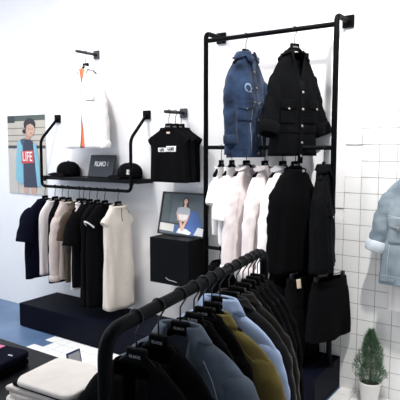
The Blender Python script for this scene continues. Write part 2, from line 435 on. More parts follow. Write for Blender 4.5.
def put_hanger(loc, rot, br, label, group):
    if br not in _hm:
        t = thing('coat_hanger', label, 'hanger', loc, rot, group); hanger_parts(t, br); _hm[br] = t; return t
    src = _hm[br]; r = src.copy(); C.objects.link(r); r.location = loc; r.rotation_euler = (0, 0, R(rot)); r['label'] = label; r['group'] = group
    for ch in list(src.children):
        c = ch.copy(); C.objects.link(c); c.parent = r
    return r

# ------------------------------------------------------------------ garments
PROF = {  # (z below neck, half width, half depth)
 'jacket': [(0, .066, .052), (-.02, .088, .052), (-.06, .136, .052), (-.11, .174, .056), (-.17, .194, .07), (-.26, .192, .08), (-.42, .194, .08), (-.58, .204, .078)],
 'shirt':  [(0, .062, .048), (-.02, .084, .046), (-.06, .132, .044), (-.11, .17, .046), (-.17, .188, .056), (-.3, .184, .058), (-.5, .19, .056), (-.68, .198, .054)],
 'tee':    [(0, .078, .048), (-.018, .098, .044), (-.052, .142, .042), (-.09, .176, .044), (-.15, .195, .052), (-.28, .198, .055), (-.45, .206, .052), (-.6, .21, .05)],
 'slim':   [(0, .075, .045), (-.018, .09, .042), (-.045, .122, .04), (-.085, .155, .042), (-.14, .17, .05), (-.28, .175, .05), (-.5, .186, .048), (-.8, .196, .046)],
}
PROF['boxy'] = [(0, .07, .045), (-.018, .092, .042), (-.04, .14, .04), (-.062, .184, .04), (-.09, .196, .042), (-.16, .19, .052), (-.3, .196, .055), (-.5, .204, .05)]
class Garment:
    def __init__(s, name, label, cat, group, loc, rot, m, kind='jacket', length=.6, wx=1., dx=1., fold=.01, gap=None, seed=0, flare=1., n=2.4, z0=-.115, ws=1.):
        s.t = thing(name, label, cat, loc, rot, group); s.m = m; s.z0 = z0; s.n = n; s.fold = fold; s.seed = seed; s.gap = gap; s.ws = ws   # ws squeezes the side next to the wall
        pr = PROF[kind]; L = -pr[-1][0]; out = []
        for z, w, d in pr:
            zz = z if z > -.18 else -.16+(z+.16)*(length-.16)/(L-.16)
            f = 1+(flare-1)*max(0, (-zz-.16)/(length-.16))
            k = wx if zz < -.03 else 1+(wx-1)*(-zz/.03)
            out.append((zz, w*k*f, d*dx*f))
        s.pr = catmull(out, 48); s.len = length
        r = random.Random(seed); s.ph = [r.uniform(0, 6.28) for _ in range(6)]
    def wt(s, z):
        P = s.pr
        for i in range(len(P)-1):
            if z >= P[i+1][0]:
                f = (z-P[i][0])/((P[i+1][0]-P[i][0]) or 1); f = min(1, max(0, f))
                return P[i][1]+(P[i+1][1]-P[i][1])*f, P[i][2]+(P[i+1][2]-P[i][2])*f
        return P[-1][1], P[-1][2]
    def fo(s, a, z):
        k = max(0, min(1, (-z-.06)/.25)); p = s.ph
        return s.fold*(.35+.65*k)*k**.3*(math.sin(4*a+p[0]+2*z)+.6*math.sin(7*a+p[1]-5*z)+.35*math.sin(11*a+p[2]+9*z)+.3*math.sin(22*z+p[3]+2*a)) if k > 0 else 0
    def pt(s, a, z, off=0.):
        W, T = s.wt(z); e = 2/s.n
        sn, cs = math.sin(a), math.cos(a)
        x = W*math.copysign(abs(sn)**e, sn); y = -T*math.copysign(abs(cs)**e, cs)
        f = s.fo(a, z)+off
        sway = .006*math.sin(3*z+s.ph[4])*min(1, -z/.3)
        x += f*.45*sn+sway
        if x > 0: x *= s.ws
        return Vector((x, y-f*math.copysign(abs(cs)**.5, cs), z+s.z0))
    def ang(s, x, z, back=False):
        W, T = s.wt(z); a = math.asin(max(-1, min(1, math.copysign(abs(x/W)**(s.n/2), x))))
        return PI-a if back else a
    def on(s, x, z, off=.003, back=False): return s.pt(s.ang(x, z, back), z, off)
    def body(s, name='body', thick=.004, na=64, nz=30, hemfn=None):
        V = []; F = []
        for i in range(nz+1):
            z = -s.len*(i/nz)**1.15
            g = s.gap(z) if s.gap else 0
            W, T = s.wt(z); ga = s.ang(min(g, W*.9), z) if g > 0 else 0.0
            for k in range(na+1):
                a = ga+(2*PI-2*ga)*k/na
                zz = z
                if hemfn: zz = z+hemfn(a)*max(0, (-z/s.len-.6)/.4)
                V.append(s.pt(a, zz))
        cols = na+1
        for i in range(nz):
            for k in range(na): n = i*cols+k; F.append([n, n+1, n+cols+1, n+cols])
        o = mesh(name, V, F, s.m, s.t)
        if not s.gap:
            bm = bmesh.new(); bm.from_mesh(o.data); bmesh.ops.remove_doubles(bm, verts=bm.verts, dist=1e-5); bm.to_mesh(o.data); bm.free()
        return solid(o, thick, 0)
    def sleeve(s, side, pts, radii, m=None, flat=.8, wr=.05, cuff=None, cuffm=None, name='sleeve', seg=22, n=26):
        P = catmull([tuple(p)+(r,) for p, r in zip(pts, radii)], n); V = []; F = []
        yv = Vector((0, 1, 0)); ph = s.ph[side > 0]
        rings = []
        for i, q in enumerate(P):
            p = Vector((q[0]*side*(s.ws if side > 0 else 1), q[1], q[2]+s.z0)); nx = P[min(i+1, n)]; pv = P[max(i-1, 0)]
            t = Vector(((nx[0]-pv[0])*side, nx[1]-pv[1], nx[2]-pv[2])).normalized()
            a = yv.cross(t).normalized(); c = t.cross(a)
            rings.append((p, a, c, q[3]))
            for k in range(seg):
                th = 2*PI*k/seg
                w = 1+wr*(math.sin(i*.9+2*th+ph)+.7*math.sin(i*1.7-th*3+ph*2))*min(1, i/5)
                V.append(p+(a*math.cos(th)+c*math.sin(th)*flat)*q[3]*w)
        for i in range(n):
            for k in range(seg): x = i*seg+k; y = i*seg+(k+1) % seg; F.append([x, y, y+seg, x+seg])
        F.append(list(range(seg)))
        o = solid(mesh(name, V, F, m or s.m, s.t), .003, 0)
        if cuff:
            V = []; F = []; k0 = 5
            p, a, c, r = rings[-1]; t = c.cross(a) if False else (rings[-1][0]-rings[-3][0]).normalized()
            for j, (d, g) in enumerate(((-cuff, 1.06), (-cuff*.92, 1.16), (-cuff*.5, 1.2), (-.002, 1.15), (.004, 1.05), (0, .95))):
                for k in range(seg):
                    th = 2*PI*k/seg; V.append(p+t*d+(a*math.cos(th)+c*math.sin(th)*flat)*r*g*(1+.03*math.sin(3*th+j)))
            for j in range(5):
                for k in range(seg): x = j*seg+k; y = j*seg+(k+1) % seg; F.append([x, y, y+seg, x+seg])
            solid(mesh('cuff', V, F, cuffm or s.m, o), .002, 0)
        return o
    def collar(s, m=None, stand=.03, fall=.045, point=.04, open_=.012, spread=.0, name='collar'):
        V = []; F = []; na = 48; W, T = s.wt(-.004)
        W *= .98; T *= 1.0
        ga = R(10)+open_*6
        rows = [(0, 1.0, 0), (stand*.6, .93, 0), (stand, .92, 0), (stand+.004, .97, 0), (stand-.004, 1.06, 0), (None, .5, 0), (None, 1., 0)]
        for j, (h, sc, _) in enumerate(rows):
            for k in range(na+1):
                a = ga+(2*PI-2*ga)*k/na
                fr = min(a, 2*PI-a); pf = math.exp(-(fr/.55)**2)
                d = fall+point*pf
                if h is None:
                    zz = stand-d*sc; f = 1.06+.40*sc+spread*pf*sc; fy = 1.06+.28*sc+spread*.5*pf*sc
                else: zz = h; f = fy = sc
                W2, T2 = W*f, T*fy
                bx = W2*math.sin(a); by = -T2*math.cos(a)
                if h is None:
                    # keep the leaf outside the shoulders
                    by -= .012*pf*sc*math.cos(a)
                    zz = max(zz, -.62*max(0, abs(bx)-W)+.002) if pf < .25 else zz
                V.append((bx, by, zz+s.z0-.004))
        c = na+1
        for j in range(len(rows)-1):
            for k in range(na): n = j*c+k; F.append([n, n+1, n+c+1, n+c])
        return solid(mesh(name, V, F, m or s.m, s.t), .004, 0)
    def crew(s, m=None, r=.007, name='neckband'):
        W, T = s.wt(-.002); b = MB()
        pts = [(W*.99*math.sin(2*PI*k/40), -T*.99*math.cos(2*PI*k/40), s.z0-.002+.006*math.cos(4*PI*k/40)*.3-.012*max(0, math.cos(2*PI*k/40))) for k in range(41)]
        b.tube(pts, r, 8, closed=False); return b.build(name, m or s.m, s.t, smooth=True)
    def patch(s, name, x0, x1, z0, z1, m=None, off=.004, thick=.003, tip=0., back=False, nx=10, nz=8, round_=0., parent=None):
        V = []; F = []
        for i in range(nx+1):
            u = i/nx; x = x0+(x1-x0)*u
            for j in range(nz+1):
                zb = z1-tip*(1-abs(2*u-1)); zt = z0
                if round_:
                    q = abs(2*u-1); zb = (z0+z1)/2+(z1-z0)/2*math.sqrt(max(0, 1-q*q)); zt = (z0+z1)/2-(z1-z0)/2*math.sqrt(max(0, 1-q*q))
                z = zt+(zb-zt)*j/nz
                V.append(s.on(x, z, off, back))
        for i in range(nx):
            for j in range(nz): n = i*(nz+1)+j; F.append([n, n+1, n+nz+2, n+nz+1])
        return solid(mesh(name, V, F, m or s.m, parent or s.t), thick, 0)
    def button(s, x, z, m=None, r=.008, off=.008, parent=None):
        p = s.on(x, z, off); b = MB(); mm = Matrix.Translation(p) @ Matrix.Rotation(PI/2, 4, 'X')
        b.lathe([(r*.7, -.002), (r, -.001), (r, .002), (r*.75, .0035), (r*.4, .0025)], seg=14); b.v = [mm @ v for v in b.v]
        return b.build('button', m or M['brass'], parent or s.t, smooth=False)
    def seam(s, pts, m=None, r=.0016, off=.005, back=False, name='stitching'):
        b = MB(); n = 14; q = catmull(pts, n); b.tube([s.on(x, z, off, back) for x, z in q], r, 6)
        return b.build(name, m or M['stitch'], s.t, smooth=True)
    def arms_down(s, length=.55, r0=.075, r1=.05, out=.0, m=None, cuff=None, cuffm=None, fwd=0., wr=.05, flat=.8):
        W = s.wt(-.12)[0]
        for sd in (-1, 1):
            pts = [(W-.07, 0, -.118), (W-.03, 0, -.17), (W-.002+out*.3, -fwd*.3, -.28), (W+.012+out*.6, -fwd*.6, -.42), (W+.018+out, -fwd, -.085-length)]
            s.sleeve(sd, pts, [r0*.62, r0*.86, r0*.8, r0*.72, r1], m, flat, wr, cuff, cuffm)
    def short(s, l=.17, r=.082, m=None, out=.05, wr=.04, flat=.72):
        W = s.wt(-.11)[0]
        for sd in (-1, 1):
            s.sleeve(sd, [(W-.06, 0, -.105), (W-.018, 0, -.145), (W+out*.5, 0, -.1-l*.65), (W+out, 0, -.1-l)], [r*.7, r*.88, r*.9, r*.92], m, flat, wr, n=14)

def on_rail(x, y, z, rot, br, what, group_h):
    return put_hanger((x, y, z), rot, br, 'black hanger holding the '+what, group_h)

# ---- shirt on the high face-out bar
GW = 'hangers on the face-out bars'
what = 'open white shirt over orange, high on the wall'
put_hanger((-3.29, -.13, 2.30), 0, .0125, 'black hanger holding the open white shirt with orange showing, high on the wall', GW)
g = Garment('shirt', 'open white shirt with an orange lining on the short bar above the shelf', 'shirt', None, (-3.29, -.13, 2.30), 0, M['white'], 'shirt', .64, .92, 1., .010, gap=lambda z: max(.003, .034*(1+z/.13), .034*((-z-.36)/.28)), seed=3, z0=-.13)
g.body(); g.arms_down(.55, .06, .04, out=.03, cuff=.05, wr=.08)
g.collar(open_=.06, fall=.035, stand=.012, spread=.2)
s2 = Garment('lining', 'x', 'x', None, (0, 0, 0), 0, M['orange'], 'shirt', .635, .84, .8, .004, seed=3, z0=-.13)
o = s2.body('lining'); o.parent = g.t; bpy.data.objects.remove(s2.t); o['label'] = 'orange lining of the shirt'
g.seam([(.05, -.06), (.047, -.3), (.055, -.52), (.06, -.62)], M['white2'], .0014)
g.patch('chest_pocket', .06, .13, -.16, -.26, off=.005)

# ---- three black sleeveless tops on the second face-out bar
for i, (y, txt) in enumerate(((-.185, 1), (-.125, 0), (-.07, 0))):
    nm = ['black sleeveless top with the white box print, frontmost on the short bar', 'plain black sleeveless top right behind the printed one', 'plain black sleeveless top nearest the wall on the short bar'][i]
    g = Garment('sleeveless_top', nm, 'top', 'sleeveless tops on the short bar', (-2.40+.012*i, y, 1.794), 0, M['black'] if i == 0 else M['black2'], 'boxy', .39, .86-.02*i, .62, .006, seed=20+i, flare=.98)
    put_hanger((-2.40+.012*i, y, 1.794), -3*i, .0125, ['black hanger holding the printed black sleeveless top', 'black hanger holding the middle sleeveless top on the short bar', 'black hanger holding the sleeveless top nearest the wall'][i], GW)
    g.body(); g.crew()
    W = g.wt(-.07)[0]
    for sd in (-1, 1):   # bound armholes with short cap
        g.sleeve(sd, [(W-.06, 0, -.075), (W-.025, 0, -.088), (W+.006, 0, -.108)], [.03, .034, .034], None, .55, .02, n=8, name='armhole')
    if txt:
        g.patch('print_box', -.075, -.005, -.142, -.172, M['ink'], off=.004, thick=.001); g.patch('print_box', -.003, .085, -.130, -.170, M['ink'], off=.0045, thick=.001)
        q = text('LIFE', .028, M['black'], g.t, tuple(g.on(-.04, -.157, .0085)), (R(90), 0, 0), bold=.02); q.scale = (.8, 1, 1)
        q = text('GOES', .032, M['black'], g.t, tuple(g.on(.04, -.150, .009)), (R(90), 0, 0), bold=.02); q.scale = (.8, 1, 1)
        g.patch('neck_label', -.0, .03, -.028, -.042, M['tag'], off=.004, thick=.001)

# ---- clothes on the rail under the shelf (front faces to the right)
GH = 'hangers on the rail under the shelf'
def rail(x, rot=90): return (x, SY, RAILZ), rot
L = [
 # x, kind
 (-3.75, 'navy short-sleeved tee at the left end of the rail under the shelf', 'tee'),
 (-3.62, 'narrow white top between the navy tee and a black top on the rail', 'white'),
 (-3.53, 'black top between the white top and the beige sweater on the rail', 'blk'),
 (-3.455, 'pinkish beige long-sleeved sweater on the rail under the shelf', 'sweater'),
 (-3.325, 'dark brown short-sleeved knit beside the beige sweater', 'tan'),
 (-3.275, 'white top with only its hem showing under the large black tee', 'hem'),
 (-3.205, 'large black tee in the middle of the rail under the shelf', 'bigtee'),
 (-3.12, 'long black dress behind the one with white trim on the rail', 'dress2'),
 (-3.035, 'black dress with a white armhole trim beside the white dress', 'dress'),
 (-2.892, 'sleeveless white dress at the right end of the rail', 'wdress'),
]
short = {'tee': 'navy tee at the left end of the rail', 'white': 'narrow white top beside the navy tee', 'blk': 'black top beside the beige sweater', 'sweater': 'beige sweater on the rail', 'tan': 'dark brown knit on the rail', 'hem': 'white top hidden behind the large black tee', 'bigtee': 'large black tee on the rail', 'dress2': 'long black dress on the rail', 'dress': 'white-trimmed black dress on the rail', 'wdress': 'sleeveless white dress on the rail'}
for i, (x, lab, k) in enumerate(L):
    rot = 90+[4, -3, 2, -4, 3, -2, 0, 3, -3, -6][i]
    put_hanger((x, SY, RAILZ), rot, .0125, 'black hanger holding the '+short[k], GH)
    loc = (x, SY, RAILZ); a = dict(seed=40+i)
    if k == 'tee':
        g = Garment('t_shirt', lab, 't-shirt', None, loc, rot, M['navy'], 'tee', .66, 1.06, .8, .008, ws=.8, **a); g.body(); g.crew(); g.short(.24, .09, out=.04)
    elif k == 'white':
        g = Garment('top', lab, 'top', None, loc, rot, M['white2'], 'tee', .62, .84, .7, .006, ws=.8, **a); g.body(); g.crew()
    elif k == 'blk':
        g = Garment('top', lab, 'top', None, loc, rot, M['black'], 'tee', .68, .76, .7, .006, ws=.8, **a); g.body(); g.crew()
    elif k == 'sweater':
        g = Garment('sweater', lab, 'sweater', None, loc, rot, M['beige'], 'tee', .64, .74, .9, .009, ws=.8, **a); g.body(); g.crew(); g.arms_down(.56, .066, .042, out=.0, cuff=.045)
    elif k == 'tan':
        g = Garment('knit_top', lab, 'top', None, loc, rot, M['tan'], 'tee', .64, .74, .9, .008, ws=.8, **a); g.body(); g.crew(); g.short(.2, .085, out=.03)
    elif k == 'hem':
        g = Garment('top', lab, 'top', None, loc, rot, M['white2'], 'tee', .70, .64, .7, .008, ws=.8, **a); g.body(); g.crew()
    elif k == 'bigtee':
        g = Garment('t_shirt', lab, 't-shirt', None, loc, rot, M['black'], 'tee', .66, .92, 1., .009, ws=.8, **a); g.body(); g.crew(); g.short(.22, .088, out=.03)
    elif k == 'dress2':
        g = Garment('dress', lab, 'dress', None, loc, rot, M['black2'], 'slim', .80, 1.05, .9, .009, ws=.8, **a); g.body(); g.crew()
    elif k == 'dress':
        g = Garment('dress', lab, 'dress', None, loc, rot, M['black'], 'slim', .80, 1.0, .95, .009, ws=.8, **a); g.body(); g.crew()
        W = g.wt(-.12)[0]
        for sd in (-1, 1): g.sleeve(sd, [(W-.055, 0, -.1), (W-.03, 0, -.125), (W-.006, 0, -.155)], [.046, .052, .052], M['black'], .6, .02, n=8, name='armhole', cuff=.008, cuffm=M['ink'])
    else:
        g = Garment('dress', lab, 'dress', None, loc, rot, M['ecru'], 'slim', .79, .84, .9, .008, flare=1.04, ws=.85, **a); g.body(hemfn=lambda q: -.03*math.cos(q))
        g.crew(); g.patch('keyhole_slit', -.003, .003, -.018, -.12, M['black'], off=.003, thick=.001, nx=2)
        W = g.wt(-.12)[0]
        for sd in (-1, 1): g.sleeve(sd, [(W-.06, 0, -.1), (W-.03, 0, -.125), (W-.008, 0, -.15)], [.046, .052, .05], None, .6, .02, n=8, name='armhole')

# ---- top bar of the wall rack
GT = 'hangers on the tall wall rack'
put_hanger((-1.762, RY, TOPZ), 80, .0145, 'black hanger holding the dark blue denim jacket', GT)
g = Garment('denim_jacket', 'dark blue denim jacket with worn patches on the top bar', 'jacket', None, (-1.762, RY, TOPZ), 80, M['denim'], 'jacket', .62, .86, 1.1, .011, seed=61, ws=.95, z0=-.135)
g.body(); g.collar(fall=.05, point=.03); W = g.wt(-.12)[0]
g.sleeve(-1, [(W-.07, 0, -.118), (W-.035, 0, -.17), (W-.01, 0, -.28), (W, -.01, -.40), (W+.012, -.02, -.55)], [.042, .056, .052, .048, .044], None, .8, .06, cuff=.05)
g.sleeve(1, [(W-.07, 0, -.118), (W-.03, -.01, -.17), (W-.005, -.06, -.25), (W-.015, -.12, -.30), (W-.03, -.165, -.345)], [.042, .056, .052, .05, .048], None, .85, .07, cuff=.045, cuffm=M['denimlight'])
g.patch('placket', -.018, .018, -.03, -.635, off=.005); g.patch('waistband', -.2, .2, -.60, -.637, off=.004, nx=20)
for sx in (-1, 1):
    g.patch('chest_pocket', .05*sx, .15*sx, -.30, -.41, off=.004); g.patch('pocket_flap', .045*sx, .155*sx, -.285, -.325, off=.008, tip=.016); g.button(.1*sx, -.335, r=.007, off=.014)
    g.seam([(.02*sx, -.29), (.1*sx, -.288), (.19*sx, -.285)], M['denimlight'], .0012); g.seam([(.06*sx, -.42), (.05*sx, -.52), (.045*sx, -.6)], M['denimlight'], .0012)
g.patch('worn_patch', -.105, -.055, -.175, -.232, M['fray'], off=.004, round_=1, thick=.002); g.patch('torn_hole', -.099, -.062, -.184, -.226, M['denim'], off=.006, round_=1, thick=.001)
rq = random.Random(3); b = MB()
for k in range(26):
    q = rq.uniform(0, 6.28); x = -.08+.021*math.cos(q); z = -.204+.024*math.sin(q)
    b.tube([g.on(x, z, .006), g.on(x+rq.uniform(-.01, .01), z+rq.uniform(-.012, .012), .010)], .0009, 4)
b.build('frayed_threads', M['fray'], g.t)
for z in (-.1, -.2, -.3, -.4, -.5, -.61): g.button(0, z, off=.011)
put_hanger((-1.423, RY, TOPZ), 60, .0145, 'black lettered hanger holding the black military jacket', GT)
g = Garment('military_jacket', 'black jacket with rolled sleeves and chest pocket flaps on the top bar', 'jacket', None, (-1.423, RY, TOPZ), 66, M['black3'], 'jacket', .62, .86, .9, .010, seed=62, ws=.95, z0=-.14, gap=lambda z: .05*max(0, 1+z/.16)**1.0 if z > -.16 else 0.0005)
g.body(); g.collar(fall=.05, point=.05, open_=.06, spread=.45, stand=.012)
W = g.wt(-.12)[0]
for sd in (-1, 1):
    g.sleeve(sd, [(W-.07, 0, -.118), (W-.032, 0, -.17), (W+.005, -.01, -.28), (W+.04, -.02, -.39), (W+.07, -.04, -.49)], [.04, .056, .054, .051, .054], None, .85, .06, cuff=.07)
    g.patch('pocket_flap', .05*sd, .155*sd, -.285, -.335, off=.009, tip=.014); g.patch('chest_pocket', .055*sd, .15*sd, -.30, -.43, off=.004); g.button(.1*sd, -.34, r=.007, off=.014)
    g.patch('waist_tab', .03*sd, .13*sd, -.39 if sd > 0 else -.45, -.42 if sd > 0 else -.48, off=.006)
g.patch('placket', -.02, .02, -.17, -.665, off=.005)
for z in (-.24, -.34, -.44, -.54, -.62): g.button(0, z, off=.012)
g.seam([(-.19, -.47), (0, -.48), (.19, -.47)], M['black2'], .003)
o = s2 = None

# ---- middle bar of the wall rack
mid = [
 (-1.945, 102, 'thin white blouse nearest the left post of the wall rack', 'blouse'),
 (-1.862, 97, 'white short-sleeved tee second from the left post of the wall rack', 'tee'),
 (-1.751, 80, 'white long shirt with collar third from the left post of the wall rack', 'shirt1'),
 (-1.617, 84, 'white shirt directly behind the white long-sleeved one beside the black coat', 'shirt2'),
 (-1.491, 78, 'white long-sleeved shirt half hidden behind the plain black coat', 'shirt3'),
 (-1.405, 64, 'plain black coat on the middle bar of the wall rack', 'coat'),
 (-1.22, 104, 'black jacket hanging side-on against the right post of the wall rack', 'side'),
]
sm = {'blouse': 'thin white blouse on the middle bar', 'tee': 'white tee on the middle bar', 'shirt1': 'third white shirt from the left post', 'shirt2': 'fourth white shirt from the left post', 'shirt3': 'white shirt beside the plain black coat', 'coat': 'plain black coat', 'side': 'side-on black jacket by the right post'}
for i, (x, rot, lab, k) in enumerate(mid):
    put_hanger((x, RY, MIDZ), rot, .013, 'black hanger holding the '+sm[k], GT)
    loc = (x, RY, MIDZ); a = dict(seed=80+i, ws=.86, z0=-.13)
    if k == 'blouse':
        g = Garment('blouse', lab, 'blouse', None, loc, rot, M['white'], 'slim', .44, .78, .7, .007, **a); g.body(); g.crew(); g.short(.14, .066, out=.03)
    elif k == 'tee':
        g = Garment('t_shirt', lab, 't-shirt', None, loc, rot, M['white'], 'tee', .50, .76, .8, .008, **a); g.body(); g.crew(); g.short(.24, .08, out=.03)
    elif k in ('shirt1', 'shirt2', 'shirt3'):
        g = Garment('shirt', lab, 'shirt', None, loc, rot, M['white2'] if k != 'shirt3' else M['white'], 'shirt', .68 if k == 'shirt1' else .65, .86, .95, .014, **a); g.body(hemfn=lambda q: .03*abs(math.sin(q)))
        g.collar(open_=.03, stand=.016, spread=.15); g.arms_down(.58, .06, .042, out=.02, cuff=.05, wr=.08); g.patch('placket', -.014, .014, -.02, -.66, off=.003, thick=.002)
        for z in (-.1, -.2, -.3, -.4, -.5, -.6): g.button(0, z, M['white2'], r=.005, off=.007)
    elif k == 'coat':
        g = Garment('coat', lab, 'coat', None, loc, rot, M['black'], 'jacket', .64, .88, .95, .006, **a); g.body(); g.crew(r=.009)
        g.arms_down(.54, .068, .05, out=-.01); g.seam([(0, -.03), (0, -.4), (0, -.62)], M['black2'], .002)
        g.patch('neck_label', .008, .032, -.006, -.018, M['ink'], off=.006, thick=.001)
    else:
        g = Garment('jacket', lab, 'jacket', None, loc, rot, M['black3'], 'jacket', .60, .78, .8, .008, flare=1.12, **a); g.body(); g.collar(fall=.05, point=.035); g.arms_down(.5, .062, .046, out=-.01, fwd=.03)
        g.patch('pocket_flap', -.15, -.05, -.22, -.26, off=.008, tip=.012); g.button(-.1, -.27, off=.013)
        g.patch('pocket_flap', .05, .15, -.22, -.26, off=.008, tip=.012)

# ---- lower bar of the wall rack: skirts and trousers on clip hangers
def clip_hanger(loc, rot, label, br=.012, w=.15):
    t = thing('clip_hanger', label, 'hanger', loc, rot, 'clip hangers on the lower bar')
    b = MB(); b.tube([(-w, 0, -.075), (w, 0, -.075)], .0028, 8); b.build('cross_bar', M['wire'], t, smooth=True)
    r = br+.003; hp = [(0, 0, -.075), (0, 0, -.04), (.006, 0, -.03)]+[(r*math.cos(R(-40+k*18.75)), 0, r*math.sin(R(-40+k*18.75))) for k in range(13)]
    b = MB(); b.tube(hp,   .0026, 8); b.build('hook', M['wire'], t, smooth=True)
    for sx in (-1, 1):
        b = MB(); b.box((sx*w*.86-.012, -.009, -.112), (sx*w*.86+.012, .009, -.068)); b.build('clip', M['wire'], t, bevel=.003)
def bottoms(name, lab, cat, loc, rot, m, length, w0, w1, d, seed, legs=False, short_=None):
    PROF['_b'] = [(0, w0, d*.6), (-.04, w0*1.02, d*.7), (-.14, w0+(w1-w0)*.35, d), (-.3, w0+(w1-w0)*.7, d), (-.5, w1, d*.95)]
    g = Garment(name, lab, cat, None, loc, rot, m, '_b', length, 1, 1, .007, seed=seed, z0=-.095)
    g.pr = catmull([(z*length/.5, w, dd) for z, w, dd in PROF['_b']], 48)
    if not legs: g.body()
    else:
        full = g.len; g.len = .24; o = g.body('seat'); g.len = full
        for sd in (-1, 1):
            g.sleeve(sd, [(w0*.5, 0, -.2), (w1*.5, 0, -.3), (w1*.5, 0, -length*.7), (w1*.48, 0, -length)], [w1*.5, w1*.52, w1*.5, w1*.47], None, d*2.0/w1, .02, name='leg')
    g.patch('waistband', -w0*.93, w0*.93, -.001, -.04, off=.003, nx=16)
    return g
clip_hanger((-1.168, RY, LOWZ), 74, 'wire clip hanger holding the flared black skirt by the right post')
g = bottoms('skirt', 'flared black skirt clipped by the right post of the wall rack', 'skirt', (-1.168, RY, LOWZ), 74, M['black'], .36, .15, .19, .06, 101)
b = MB(); b.box((-.001, 0, 0), (.001, .008, .04)); 
for i, (x, rot, lab, hl, ln, mm) in enumerate((
    (-1.345, 84, 'black trousers with a pale swing tag hanging beside the flared skirt', 'wire clip hanger holding the black trousers with the pale tag', .55, M['black']),
    (-1.47, 84, 'black trousers right behind the pair with the pale swing tag', 'wire clip hanger holding the trousers behind the tagged pair', .52, M['black2']))):
    clip_hanger((x, RY, LOWZ), rot, hl)
    g = bottoms('trousers', lab, 'trousers', (x, RY, LOWZ), rot, mm, ln, .165, .2, .06, 110+i, legs=True)
    if i == 0:
        q = g.patch('swing_tag', -.135, -.105, .0, -.055, M['tag'], off=.022, thick=.002); q['label'] = 'pale swing tag'
    g.button(0, -.022, M['plastic'], off=.009)
put_hanger((-1.955, RY, LOWZ), 80, .012, 'black hanger holding the short black jacket under the white blouse', GT)
g = Garment('jacket', 'short black jacket on the lower bar by the left post of the wall rack', 'jacket', None, (-1.955, RY, LOWZ), 80, M['black2'], 'jacket', .5, .85, .9, .008, seed=120); g.body(); g.collar(); g.arms_down(.44, .066, .05)

# ---- pale denim jacket and white shirt at the right edge
put_hanger((-.665, -.15, 1.52), 0, .0125, 'black hanger holding the pale blue denim jacket', GW)
g = Garment('denim_jacket', 'pale blue denim jacket with rolled cuffs on the tiled wall', 'jacket', None, (-.665, -.15, 1.52), 0, M['pale'], 'jacket', .64, 1.1, 1., .011, seed=131)
g.body(); g.collar(fall=.05)
W = g.wt(-.12)[0]
for sd in (-1, 1):
    g.sleeve(sd, [(W-.07, 0, -.118), (W-.028, 0, -.17), (W+.005, 0, -.26), (W+.025, -.01, -.36), (W+.05, -.02, -.455)], [.042, .06, .058, .054, .05], None, .85, .05, cuff=.06, cuffm=M['palecuff'])
    g.patch('chest_pocket', .05*sd, .17*sd, -.27, -.40, off=.004); g.patch('pocket_flap', .045*sd, .175*sd, -.25, -.30, off=.009, tip=.022); g.button(.11*sd, -.31, r=.008, off=.015)
    g.seam([(.02*sd, -.255), (.1*sd, -.25), (.2*sd, -.24)], M['palecuff'], .0014); g.seam([(.08*sd, -.41), (.07*sd, -.5), (.065*sd, -.59)], M['palecuff'], .0014); g.seam([(.16*sd, -.41), (.165*sd, -.5), (.17*sd, -.59)], M['palecuff'], .0014)
    g.patch('waist_tab', .12*sd, .2*sd, -.60, -.62, off=.01)
g.patch('placket', -.02, .02, -.03, -.635, off=.005); g.patch('waistband', -.22, .22, -.585, -.637, off=.005, nx=20)
put_hanger((-.665, -.062, 1.52), 0, .0125, 'black hanger holding the long white shirt behind the pale denim jacket', GW)
g = Garment('shirt', 'long white shirt hanging behind the pale blue denim jacket', 'shirt', None, (-.665, -.062, 1.52), 0, M['white'], 'shirt', .82, .95, .75, .006, seed=133); g.body(); g.collar()

# ---- foreground rack
GF = 'hangers on the foreground rack'
rotF = math.degrees(math.atan2(fd.y, fd.x))-90
fg = [
 (.10, 'black jacket nearest the camera on the foreground rack', 'jb', 'nearest black jacket on the foreground rack'),
 (.205, 'black jacket between the nearest one and the grey-blue denim jacket', 'jb', 'second black jacket on the foreground rack'),
 (.325, 'grey-blue denim jacket with stitched seams on the foreground rack', 'den', 'grey-blue denim jacket'),
 (.41, 'black jacket right behind the grey-blue denim jacket', 'jk', 'black jacket behind the grey-blue denim one'),
 (.475, 'black shirt right in front of the olive shirt on the foreground rack', 'jk', 'black shirt in front of the olive one'),
 (.535, 'olive shirt between black and light blue garments on the foreground rack', 'ol', 'olive shirt'),
 (.598, 'light blue collared shirt beside the olive shirt on the foreground rack', 'sk', 'light blue collared shirt'),
 (.672, 'charcoal jacket right behind the light blue shirt on the foreground rack', 'ch', 'charcoal jacket'),
 (.74, 'dark brown jacket right behind the charcoal one on the foreground rack', 'br', 'dark brown jacket'),
 (.80, 'black garment right behind the dark brown jacket on the foreground rack', 'bk', 'black garment behind the dark brown jacket'),
 (.855, 'black garment fourth from the far end of the foreground rack', 'bk', 'black garment fourth from the far end'),
 (.905, 'black garment third from the far end of the foreground rack', 'bk', 'black garment third from the far end'),
 (.95, 'black garment at the far end of the foreground rack', 'bk', 'black garment at the far end of the foreground rack'),
]
